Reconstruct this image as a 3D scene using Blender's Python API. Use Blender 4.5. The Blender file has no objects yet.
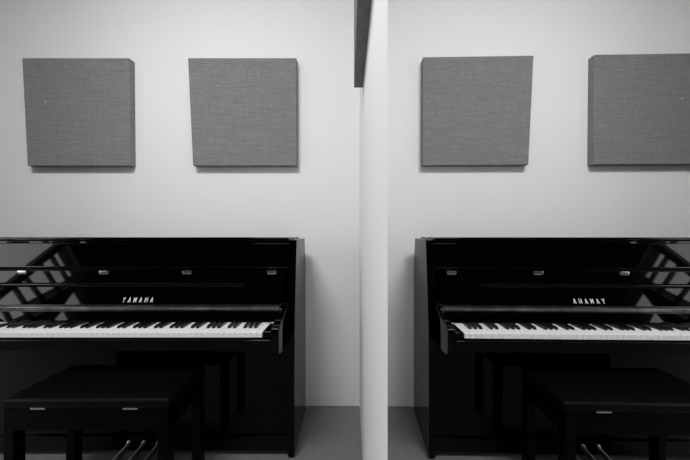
import bpy, bmesh, math, random
from mathutils import Vector, Matrix
random.seed(4)
S = bpy.context.scene
C = S.collection

# ------------------------------------------------------------------ helpers
def mat(name, col, rough=.5, metal=0., ior=1.5, coat=0., spec=.5):
    m = bpy.data.materials.new(name); m.use_nodes = True
    b = m.node_tree.nodes['Principled BSDF']
    b.inputs['Base Color'].default_value = (col, col, col, 1)
    b.inputs['Roughness'].default_value = rough
    b.inputs['Metallic'].default_value = metal
    b.inputs['IOR'].default_value = ior
    b.inputs['Coat Weight'].default_value = coat
    b.inputs['Specular IOR Level'].default_value = spec
    return m

def add_noise(m, scale, lo, hi, bump=0., vec=(1, 1, 1), detail=4, dist=.002):
    """grey value varies between lo and hi along an object-space noise"""
    nt = m.node_tree; b = nt.nodes['Principled BSDF']
    tc = nt.nodes.new('ShaderNodeTexCoord'); mp = nt.nodes.new('ShaderNodeMapping')
    mp.inputs['Scale'].default_value = vec
    n = nt.nodes.new('ShaderNodeTexNoise')
    n.inputs['Scale'].default_value = scale; n.inputs['Detail'].default_value = detail
    r = nt.nodes.new('ShaderNodeMapRange')
    r.inputs['From Min'].default_value = .3; r.inputs['From Max'].default_value = .7
    r.inputs['To Min'].default_value = lo; r.inputs['To Max'].default_value = hi
    nt.links.new(tc.outputs['Object'], mp.inputs[0]); nt.links.new(mp.outputs[0], n.inputs['Vector'])
    nt.links.new(n.outputs['Fac'], r.inputs['Value']); nt.links.new(r.outputs[0], b.inputs['Base Color'])
    if bump:
        bp = nt.nodes.new('ShaderNodeBump'); bp.inputs['Strength'].default_value = bump
        bp.inputs['Distance'].default_value = dist
        nt.links.new(n.outputs['Fac'], bp.inputs['Height']); nt.links.new(bp.outputs[0], b.inputs['Normal'])
    return m

def box(bm, x0, x1, y0, y1, z0, z1, bev=0., seg=2):
    vs = [bm.verts.new((x, y, z)) for x in (x0, x1) for y in (y0, y1) for z in (z0, z1)]
    F = [(0, 1, 3, 2), (4, 6, 7, 5), (0, 4, 5, 1), (2, 3, 7, 6), (0, 2, 6, 4), (1, 5, 7, 3)]
    fs = [bm.faces.new([vs[i] for i in f]) for f in F]
    if bev:
        es = list({e for f in fs for e in f.edges})
        bmesh.ops.bevel(bm, geom=es, offset=bev, segments=seg, profile=.5, affect='EDGES')

def prism(bm, prof, x0, x1, bev=0., seg=2, axis='x'):
    """a (y, z) outline extruded along x"""
    def P(x, p):
        return (x, p[0], p[1]) if axis == 'x' else (p[0], x, p[1]) if axis == 'y' else (p[0], p[1], x)
    a = [bm.verts.new(P(x0, p)) for p in prof]; b = [bm.verts.new(P(x1, p)) for p in prof]
    n = len(prof); fs = [bm.faces.new(a[::-1]), bm.faces.new(b)]
    for i in range(n):
        fs.append(bm.faces.new((a[i], a[(i + 1) % n], b[(i + 1) % n], b[i])))
    bmesh.ops.recalc_face_normals(bm, faces=fs)
    if bev:
        bmesh.ops.bevel(bm, geom=list({e for f in fs for e in f.edges}), offset=bev, segments=seg, profile=.5, affect='EDGES')

def obj(name, bm, m, parent=None, smooth=True):
    bmesh.ops.recalc_face_normals(bm, faces=bm.faces[:])
    me = bpy.data.meshes.new(name); bm.to_mesh(me); bm.free()
    me.materials.append(m)
    if smooth:
        me.polygons.foreach_set('use_smooth', [True] * len(me.polygons))
        me.set_sharp_from_angle(angle=math.radians(35))
    o = bpy.data.objects.new(name, me); C.objects.link(o)
    if smooth:
        wn = o.modifiers.new('normals', 'WEIGHTED_NORMAL'); wn.keep_sharp = True; wn.weight = 100
    if parent: 
        o.parent = parent
        base = parent
        off = Vector((0, 0, 0))
        while base:
            off += base.location; base = base.parent
        o.location = -off + Vector((0, 0, 0))
    return o

def NB(): return bmesh.new()

def boxo(name, dims, m, parent=None, bev=.0, seg=2):
    bm = NB(); box(bm, *dims, bev=bev, seg=seg); return obj(name, bm, m, parent)

def thing(name, label, cat, loc, group=None):
    o = bpy.data.objects.new(name, None); C.objects.link(o); o.location = loc
    o.empty_display_size = .1
    o['label'] = label; o['category'] = cat
    if group: o['group'] = group
    return o

def struct(o): o['kind'] = 'structure'; return o

# ------------------------------------------------------------------ materials
M_wall = add_noise(mat('white_wall_paint', .8, .7), 60, .79, .81, .05)
M_dark = add_noise(mat('dark_plaster', .03, .9), 8, .022, .03)
M_floor = add_noise(mat('grey_floor', .17, .45), 30, .135, .155, .03)
M_ceil = mat('ceiling_paint', .7, .8)
M_black = mat('polished_ebony', .0005, .03, ior=1.28)
M_satin = mat('satin_black', .0007, .3, ior=1.15)
M_vinyl = add_noise(mat('black_leatherette', .001, .45, ior=1.2), 220, .0006, .0012, .25, dist=.001)
M_ivory = mat('key_white', .78, .25)
M_ebony = mat('key_black', .004, .25)
M_chrome = mat('chrome', .75, .22, 1)
M_hinge = add_noise(mat('hinge_metal', .3, .3, 1), 14, .18, .5, .6, (1, 1, 1), dist=.004)
M_brass = mat('pedal_metal', .55, .35, 1)
M_letter = mat('letter_metal', .85, .4, .0)
M_mirror = mat('mirror_silver', .90, 0.0, 1)
M_back = mat('mirror_backing', .25, .6)
M_frame = mat('window_frame_dark', .012, .5)
M_pin = mat('pale_pin', .5, .5)

def fabric():
    m = mat('woven_grey_fabric', .2, .95, spec=.1)
    nt = m.node_tree; b = nt.nodes['Principled BSDF']
    tc = nt.nodes.new('ShaderNodeTexCoord')
    outs = []
    for sc, vec in ((1, (9, 9, 190)), (1, (170, 170, 10)), (1, (40, 40, 160))):
        mp = nt.nodes.new('ShaderNodeMapping'); mp.inputs['Scale'].default_value = vec
        n = nt.nodes.new('ShaderNodeTexNoise'); n.inputs['Scale'].default_value = sc; n.inputs['Detail'].default_value = 3
        nt.links.new(tc.outputs['Object'], mp.inputs[0]); nt.links.new(mp.outputs[0], n.inputs['Vector'])
        outs.append(n.outputs['Fac'])
    a = nt.nodes.new('ShaderNodeMath'); a.operation = 'MULTIPLY_ADD'
    nt.links.new(outs[0], a.inputs[0]); a.inputs[1].default_value = 1.0; nt.links.new(outs[2], a.inputs[2])
    a2 = nt.nodes.new('ShaderNodeMath'); a2.operation = 'MULTIPLY_ADD'
    nt.links.new(outs[1], a2.inputs[0]); a2.inputs[1].default_value = .7; nt.links.new(a.outputs[0], a2.inputs[2])
    r = nt.nodes.new('ShaderNodeMapRange')
    r.inputs['From Min'].default_value = 1.0; r.inputs['From Max'].default_value = 1.75
    r.inputs['To Min'].default_value = FAB[0]; r.inputs['To Max'].default_value = FAB[1]
    nt.links.new(a2.outputs[0], r.inputs['Value']); nt.links.new(r.outputs[0], b.inputs['Base Color'])
    bp = nt.nodes.new('ShaderNodeBump'); bp.inputs['Strength'].default_value = .3; bp.inputs['Distance'].default_value = .001
    nt.links.new(a2.outputs[0], bp.inputs['Height']); nt.links.new(bp.outputs[0], b.inputs['Normal'])
    return m
FAB = (.17, .255)
M_fabric = fabric()

# ------------------------------------------------------------------ the room
YB = 1.7516          # back wall
XW = .0665            # side wall
XL = -4.2            # far left wall with the window
YR = -3.6            # wall behind the camera
ZC = 3.1
struct(boxo('floor', (XL - .3, XW + .15, YR - .15, YB + .15, -.1, 0), M_floor))
struct(boxo('ceiling', (XL - .3, XW + .15, YR - .15, YB + .15, ZC, ZC + .1), M_ceil))
struct(boxo('wall_back', (XL - .3, XW + .15, YB, YB + .15, 0, ZC), M_wall))
struct(boxo('wall_right', (XW, XW + .15, YR, YB, 0, ZC), M_wall))
struct(boxo('wall_rear', (XL - .3, XW, YR - .15, YR, 0, ZC), M_dark))
struct(boxo('shade_partition', (-2.66, -2.56, .83, YB, 0, ZC), M_dark))  # added out of view, blocks window light from the back wall's left end

# left wall with a many-sided opening
hole = [(.55, .35), (-.45, .35), (-1.10, .79), (-1.50, 1.07), (-1.66, 1.25), (-1.22, 1.72), (-1.22, 2.85), (.55, 2.85)]
hole2 = [(-1.42, .76), (-1.535, 1.0), (-1.66, 1.10), (-1.95, .80)]
bm = NB()
outer = [bm.verts.new((XL, y, z)) for y, z in ((YB, 0), (YB, ZC), (YR, ZC), (YR, 0))]
inner = [bm.verts.new((XL, y, z)) for y, z in hole]
low = [bm.verts.new((XL, y, z)) for y, z in hole2]
es = [bm.edges.new((l[i], l[(i + 1) % len(l)])) for l in (outer, inner, low) for i in range(len(l))]
bmesh.ops.triangle_fill(bm, edges=es, use_beauty=True)
g = bmesh.ops.extrude_face_region(bm, geom=bm.faces[:])
bmesh.ops.translate(bm, verts=[v for v in g['geom'] if isinstance(v, bmesh.types.BMVert)], vec=(-.25, 0, 0))
struct(obj('wall_left', bm, M_dark, smooth=False))

def bar(bm, a, b, w, d=.05, x=XL):
    a = Vector((a[0], a[1])); b = Vector((b[0], b[1])); t = (b - a).normalized(); n = Vector((-t.y, t.x)) * w / 2
    prism(bm, [tuple(a + n), tuple(b + n), tuple(b - n), tuple(a - n)], x - d / 2, x + d / 2)
win = bpy.data.objects.new('window_1', None); C.objects.link(win); struct(win); win.location = (XL, -.3, .35)
bm = NB()
for i in range(len(hole)):
    bar(bm, hole[i], hole[(i + 1) % len(hole)], .06)
bar(bm, (-.20, .35), (-1.22, 1.72), .085, .08)
bar(bm, (-.20, .35), (.55, .35), .05)
obj('window_frame', bm, M_frame, win)
for a, b in (((-.70, 1.04), (-1.0, .70)), ((-.79, 1.16), (-1.15, .82)), ((-.95, 1.34), (-1.32, .95)), ((-1.05, 1.48), (-1.47, 1.05)),
             ((-.55, .84), (-.70, .55))):
    bm = NB(); bar(bm, a, b, .035); obj('mullion', bm, M_frame, win)

# ------------------------------------------------------------------ wall panels
def panel(label, front, back, pin=None):
    """front: x0top, x1, x0bottom at the front face; stretched fabric over a frame"""
    (xl_t, xr_t, xl_b, xr_b, z0, z1), th = front, back
    yf, yb = YB - th, YB
    bm = NB()
    vs = {}
    for k, y in (('f', yf), ('b', yb)):
        vs[k] = [bm.verts.new(p) for p in ((xl_b, y, z0), (xr_b, y, z0), (xr_t, y, z1), (xl_t, y, z1))]
    f, b = vs['f'], vs['b']
    bm.faces.new(f); bm.faces.new(b[::-1])
    for i in range(4):
        j = (i + 1) % 4; bm.faces.new((f[i], b[i], b[j], f[j]))
    bmesh.ops.recalc_face_normals(bm, faces=bm.faces[:])
    bmesh.ops.bevel(bm, geom=[e for e in bm.edges if not all(abs(v.co.y - yb) < 1e-5 for v in e.verts)], offset=.004, segments=3, profile=.5, affect='EDGES')
    t = thing('acoustic_panel', label, 'acoustic panel', ((xl_t + xr_t) / 2, yb, z0), 'fabric panels on the walls')
    obj('fabric_cover', bm, M_fabric, t)
    if pin:
        bm = NB(); bmesh.ops.create_uvsphere(bm, u_segments=10, v_segments=6, radius=.005)
        bmesh.ops.translate(bm, verts=bm.verts[:], vec=(pin[0], yf - .001, pin[1]))
        obj('pin', bm, M_pin, t)
    return t
panel('grey woven square panel at the left end of the back wall', (-2.03, -1.364, -1.996, -1.358, 1.519, 2.188), .045, (-1.88, 1.914))
panel('grey woven square panel on the back wall nearest the corner, above the piano lettering', (-1.0, -.327, -.969, -.325, 1.519, 2.188), .045)
t = thing('acoustic_panel', 'grey panel hung high on the white side wall, seen edge-on from below', 'acoustic panel', (XW, .96, 1.79), 'fabric panels on the walls')
boxo('fabric_cover', (.0237, XW, .639, 1.306, 1.795, 2.462), M_fabric, t, .003, 3)

# ------------------------------------------------------------------ mirror
t = thing('wall_mirror', 'tall frameless mirror on the white side wall, showing the piano reversed', 'mirror', (XW - .02, -.6, .05))
# hangs a little out of square, on a wedge-shaped backing
def mx(y): return .0655 - .0115 * (YB - y)
Y0, Y1, g = -1.2, .352, .001
bm = NB(); prism(bm, [(mx(Y0), Y0), (mx(Y1), Y1), (mx(Y1) + g, Y1), (mx(Y0) + g, Y0)], .05, 2.3, axis='z')
obj('mirror_glass', bm, M_mirror, t)
bm = NB(); prism(bm, [(mx(Y0) + g, Y0), (mx(Y1) + g, Y1), (XW, Y1), (XW, Y0)], .05, 2.3, axis='z')
obj('backing', bm, M_back, t)

# ------------------------------------------------------------------ the piano
PR, PL = -.267, -1.86            # outer faces of the case
IR, IL = -.301, -1.826            # inner faces
T = math.tan(math.radians(8))
def fy(z): return 1.385 + (z - .918) * T     # the leaning front plane
piano = thing('upright_piano', 'black polished upright piano with open keyboard against the white back wall', 'piano', (-1.015, 1.5, 0))

side = [(1.695, .012), (1.695, .92), (1.66, 1.055), (1.655, 1.071), (1.405, 1.071), (1.398, 1.03), (1.365, .76), (1.352, .62), (1.346, .3), (1.345, .012)]
for x0, x1 in ((IR, PR), (PL, IL)):
    bm = NB(); prism(bm, side, x0, x1, .003, 2); sp = obj('side_panel', bm, M_black, piano)
    for y in (1.37, 1.66):
        bm = NB(); box(bm, x0 + .004, x1 - .004, y - .015, y + .015, 0, .013, .002); obj('glide', bm, M_satin, sp)
# lid: thin slab, a little short of the right side, rounded front
bm = NB(); box(bm, IL - .004, -.304, fy(1.05) - .012, 1.50, 1.0655, 1.083, .005, 3); obj('lid', bm, M_black, piano)
bm = NB(); box(bm, IL, IR, 1.503, 1.66, 1.058, 1.079, .003, 2); obj('rear_lid', bm, M_black, piano)
bm = NB(); box(bm, IL, IR, fy(1.05) - .004, 1.66, 1.052, 1.0645, .002, 2); obj('lid_rail', bm, M_black, piano)
# upper front panel with a rolled lower lip
def lean_panel(name, z0, z1, x0, x1, off, th, parent, m=M_black, lip=0):
    p = [(fy(z1) - off, z1), (fy(z0 + lip) - off, z0 + lip)]
    if lip:
        for k in range(1, 6):
            a = k / 5 * math.pi / 2
            p.append((fy(z0) - off + lip * (1 - math.cos(a)) , z0 + lip * (1 - math.sin(a))))
    else:
        p.append((fy(z0) - off, z0)) if False else None
    p += [(fy(z0) - off + th, z0), (fy(z1) - off + th, z1)]
    bm = NB(); prism(bm, p, x0, x1, .0015, 2); return obj(name, bm, m, parent)
lean_panel('upper_panel', .926, 1.052, IL, IR, .012, .03, piano, lip=.012)
bm = NB(); box(bm, IL, IR, fy(.92) + .012, fy(.92) + .04, .90, .94); obj('recess_rail', bm, M_satin, piano)
fb = lean_panel('fallboard', .745, .915, IL + .03, -.334, 0, .02, piano)
# rolled bead across the fallboard
bm = NB()
p = [(fy(.846) + .0005 - .010 * math.sin(a), .846 + .011 * math.cos(a)) for a in [k / 8 * math.pi for k in range(9)]]
prism(bm, p, IL + .03, -.52); obj('bead', bm, M_black, fb)
# metal hinge rail
boxo('hinge_rail', (IL + .03, -.334, 1.320, 1.385, .733, .751), M_hinge, fb, .003, 2)
# lettering
G = {'Y': [((0, 1), (.5, .5)), ((1, 1), (.5, .5)), ((.5, .5), (.5, 0))],
     'A': [((0, 0), (.5, 1)), ((1, 0), (.5, 1)), ((.2, .33), (.8, .33))],
     'M': [((0, 0), (0, 1)), ((0, 1), (.5, .3)), ((.5, .3), (1, 1)), ((1, 1), (1, 0))],
     'H': [((0, 0), (0, 1)), ((1, 0), (1, 1)), ((0, .5), (1, .5))]}
bm = NB()
LW, LH, pitch = .0108, .0235, .0276
x0, z0 = -1.124, .762
for i, ch in enumerate('YAMAHA'):
    for a, b in G[ch]:
        def P(q): return Vector((x0 + i * pitch + q[0] * LW + q[1] * .006, z0 + q[1] * LH))
        a2, b2 = P(a), P(b); d = (b2 - a2).normalized(); n = Vector((-d.y, d.x)) * .0014
        vs = []
        for q in (a2 + n, b2 + n, b2 - n, a2 - n):
            vs.append((q.x, q.y))
        f = [bm.verts.new((q[0], fy(q[1]) - .0012, q[1])) for q in vs]; k = [bm.verts.new((q[0], fy(q[1]) + .001, q[1])) for q in vs]
        bm.faces.new(f); bm.faces.new(k[::-1])
        for j in range(4): bm.faces.new((f[j], k[j], k[(j + 1) % 4], f[(j + 1) % 4]))
obj('lettering', bm, M_letter, fb, False)
# chrome hinges between upper panel and fallboard
for px in (24.3, 105.5, 188, 272.3):
    x = (px - 349) / 198.5
    bm = NB(); box(bm, x - .023, x + .023, fy(.91) - .011, fy(.91) + .004, .899, .917, .003, 2)
    obj('hinge', bm, M_chrome, piano)
# name board above the keys
prof = [(1.3090, .733), (1.2998, .6835), (1.303, .683), (1.40, .683), (1.40, .733)]
bm = NB(); prism(bm, prof, IL + .03, -.334, .001); obj('name_board', bm, M_black, piano)
# cheek arms
arm = [(1.43, .765), (1.352, .766), (1.338, .757), (1.29, .733), (1.23, .716), (1.185, .71), (1.166, .70), (1.162, .68), (1.166, .597), (1.185, .583), (1.43, .56)]
for x0, x1 in ((-.332, -.2975), (-1.8295, -1.795)):
    bm = NB(); prism(bm, arm, x0, x1, .004, 3); obj('cheek_arm', bm, M_black, piano)
KR, KW = -.3715, .02356
KL = KR - 52 * KW
for x0, x1 in ((KR + .002, -.332), (-1.795, KL - .002)):
    bm = NB(); box(bm, x0, x1, 1.18, 1.298, .64, .684, .004, 3); kb = obj('key_block', bm, M_black, piano)
    bm = NB(); box(bm, x0 + .004, x1 - .004, 1.283, 1.292, .682, .688, .0015, 2); obj('highlight_strip', bm, M_pin, kb)  # thin pale strip standing in for the highlight on the block edge
# keybed and slip
bm = NB(); box(bm, -1.795, -.332, 1.185, 1.44, .60, .645, .003, 2); obj('keybed', bm, M_satin, piano)
bm = NB(); box(bm, -1.795, -.332, 1.160, 1.186, .606, .655, .004, 3); obj('key_slip', bm, M_black, piano)
# white keys (52) and black keys (36)
ZT = .682
names = 'ABCDEFG'
def black_after(i): return i < 51 and names[i % 7] not in 'BE'
for i in range(52):
    x0 = KL + i * KW + .0006; x1 = KL + (i + 1) * KW - .0006
    l = .0068 if i > 0 and black_after(i - 1) else 0
    r = .0068 if black_after(i) else 0
    # key head with a notch for the neighbouring black keys
    o = [(x0, 1.175), (x1, 1.175), (x1, 1.226), (x1 - r, 1.226), (x1 - r, 1.345), (x0 + l, 1.345), (x0 + l, 1.226), (x0, 1.226)]
    q = [o[0], o[1], o[2]]
    if r: q += [o[3]]
    q += [o[4], o[5]]
    if l: q += [o[6]]
    q += [o[7]]
    # drop duplicate points
    qq = []
    for pt in q:
        if not qq or (abs(pt[0] - qq[-1][0]) + abs(pt[1] - qq[-1][1])) > 1e-6: qq.append(pt)
    bm = NB(); prism(bm, qq, ZT - .022, ZT, .0009, 1, axis='z'); obj('white_key', bm, M_ivory, piano)
for i in range(52):
    if not black_after(i): continue
    xc = KL + (i + 1) * KW
    bm = NB()
    prof = [(1.226, ZT - .004), (1.229, ZT + .006), (1.236, ZT + .0108), (1.2992, ZT + .0118), (1.2992, ZT - .004)]
    prism(bm, prof, xc - .006, xc + .006, .0012, 2); obj('black_key', bm, M_ebony, piano)
# lower panel, plinth, back
bm = NB(); box(bm, IL, IR, 1.372, 1.392, .10, .60, .002, 2); obj('lower_panel', bm, M_black, piano)
bm = NB(); box(bm, IL, IR, 1.360, 1.40, .028, .098, .003, 2); obj('bottom_rail', bm, M_black, piano)
bm = NB(); box(bm, IL, IR, 1.655, 1.69, .03, 1.04); obj('back_frame', bm, M_satin, piano)
# pedals
for px in (132.3, 147, 161.5):
    x = (px - 349) / 199.5
    n = 10; top = []
    for k in range(n + 1):
        u = k / n; y = 1.372 - .125 * u
        w = .009 + .010 * (u ** 1.6) if u < .85 else .0205 * math.sqrt(max(0., 1 - ((u - .85) / .15) ** 2)) + .0005
        z = .088 - .020 * min(1, u / .2) - .022 * u
        top.append((y, w, z))
    bm = NB(); ra = []
    for y, w, z in top:
        ra.append([bm.verts.new(v) for v in ((x - w, y, z), (x, y, z + .004), (x + w, y, z), (x + w * .8, y, z - .012), (x - w * .8, y, z - .012))])
    for k in range(n):
        for j in range(5):
            bm.faces.new((ra[k][j], ra[k][(j + 1) % 5], ra[k + 1][(j + 1) % 5], ra[k + 1][j]))
    bm.faces.new(ra[0]); bm.faces.new(ra[-1][::-1])
    obj('pedal', bm, M_brass, piano)

# ------------------------------------------------------------------ the bench
B0, B1 = -1.261, -.656
bench = thing('piano_bench', 'black leatherette-topped piano bench tucked in front of the piano keyboard', 'bench', (-.958, 1.12, 0))
bm = NB(); box(bm, B0, B1, .996, 1.262, .468, .506, .012, 4); obj('seat_pad', bm, M_vinyl, bench)
bm = NB()
box(bm, B0 + .004, B1 - .004, 1.0, 1.02, .39, .47, .002)
box(bm, B0 + .004, B1 - .004, 1.238, 1.258, .39, .47, .002)
box(bm, B0 + .004, B0 + .024, 1.015, 1.243, .39, .47, .002)
box(bm, B1 - .024, B1 - .004, 1.015, 1.243, .39, .47, .002)
obj('apron', bm, M_satin, bench)
for x0 in (B0 + .004, B1 - .042):
    for y0 in (.999, 1.220):
        bm = NB(); prism(bm, [(x0, .0), (x0 + .038, .0), (x0 + .038, .47), (x0, .47)], y0, y0 + .039, .003, 2, axis='y')
        obj('leg', bm, M_satin, bench)
for px in (38, 130.5):
    x = (px - 349) / 276
    bm = NB(); box(bm, x - .027, x + .027, .994, 1.0, .4705, .4765, .001); obj('hinge', bm, M_chrome, bench)

# ------------------------------------------------------------------ light
w = bpy.data.worlds.new('sky'); S.world = w; w.use_nodes = True
SKY = 4.0
w.node_tree.nodes['Background'].inputs[0].default_value = (1, 1, 1, 1)
w.node_tree.nodes['Background'].inputs[1].default_value = SKY
pl = bpy.data.lights.new('window_portal', 'AREA'); pl.shape = 'RECTANGLE'; pl.size = 2.6; pl.size_y = 2.6
pl.cycles.is_portal = True
po = bpy.data.objects.new('window_portal', pl); C.objects.link(po)
po.location = (XL - .26, -.5, 1.6); po.rotation_euler = (0, -math.pi / 2, 0)
LAMP = 62
ll = bpy.data.lights.new('ceiling_lamp', 'AREA'); ll.shape = 'RECTANGLE'; ll.size = .9; ll.size_y = .5; ll.energy = LAMP
lo = bpy.data.objects.new('ceiling_lamp', ll); C.objects.link(lo); lo.location = (-.88, -.05, ZC - .02)

# ------------------------------------------------------------------ camera
cd = bpy.data.cameras.new('camera'); cam = bpy.data.objects.new('camera', cd); C.objects.link(cam)
cam.location = (0, 0, 1.12); cam.rotation_euler = (math.pi / 2, 0, 0)
cd.sensor_width = 36; cd.lens = 36 * 275 / 690; cd.shift_x = -4 / 690; cd.clip_start = .005
S.camera = cam
S.view_settings.view_transform = 'Standard'; S.view_settings.look = 'None'
S.view_settings.exposure = 0; S.view_settings.gamma = 1; S.view_settings.use_curve_mapping = False
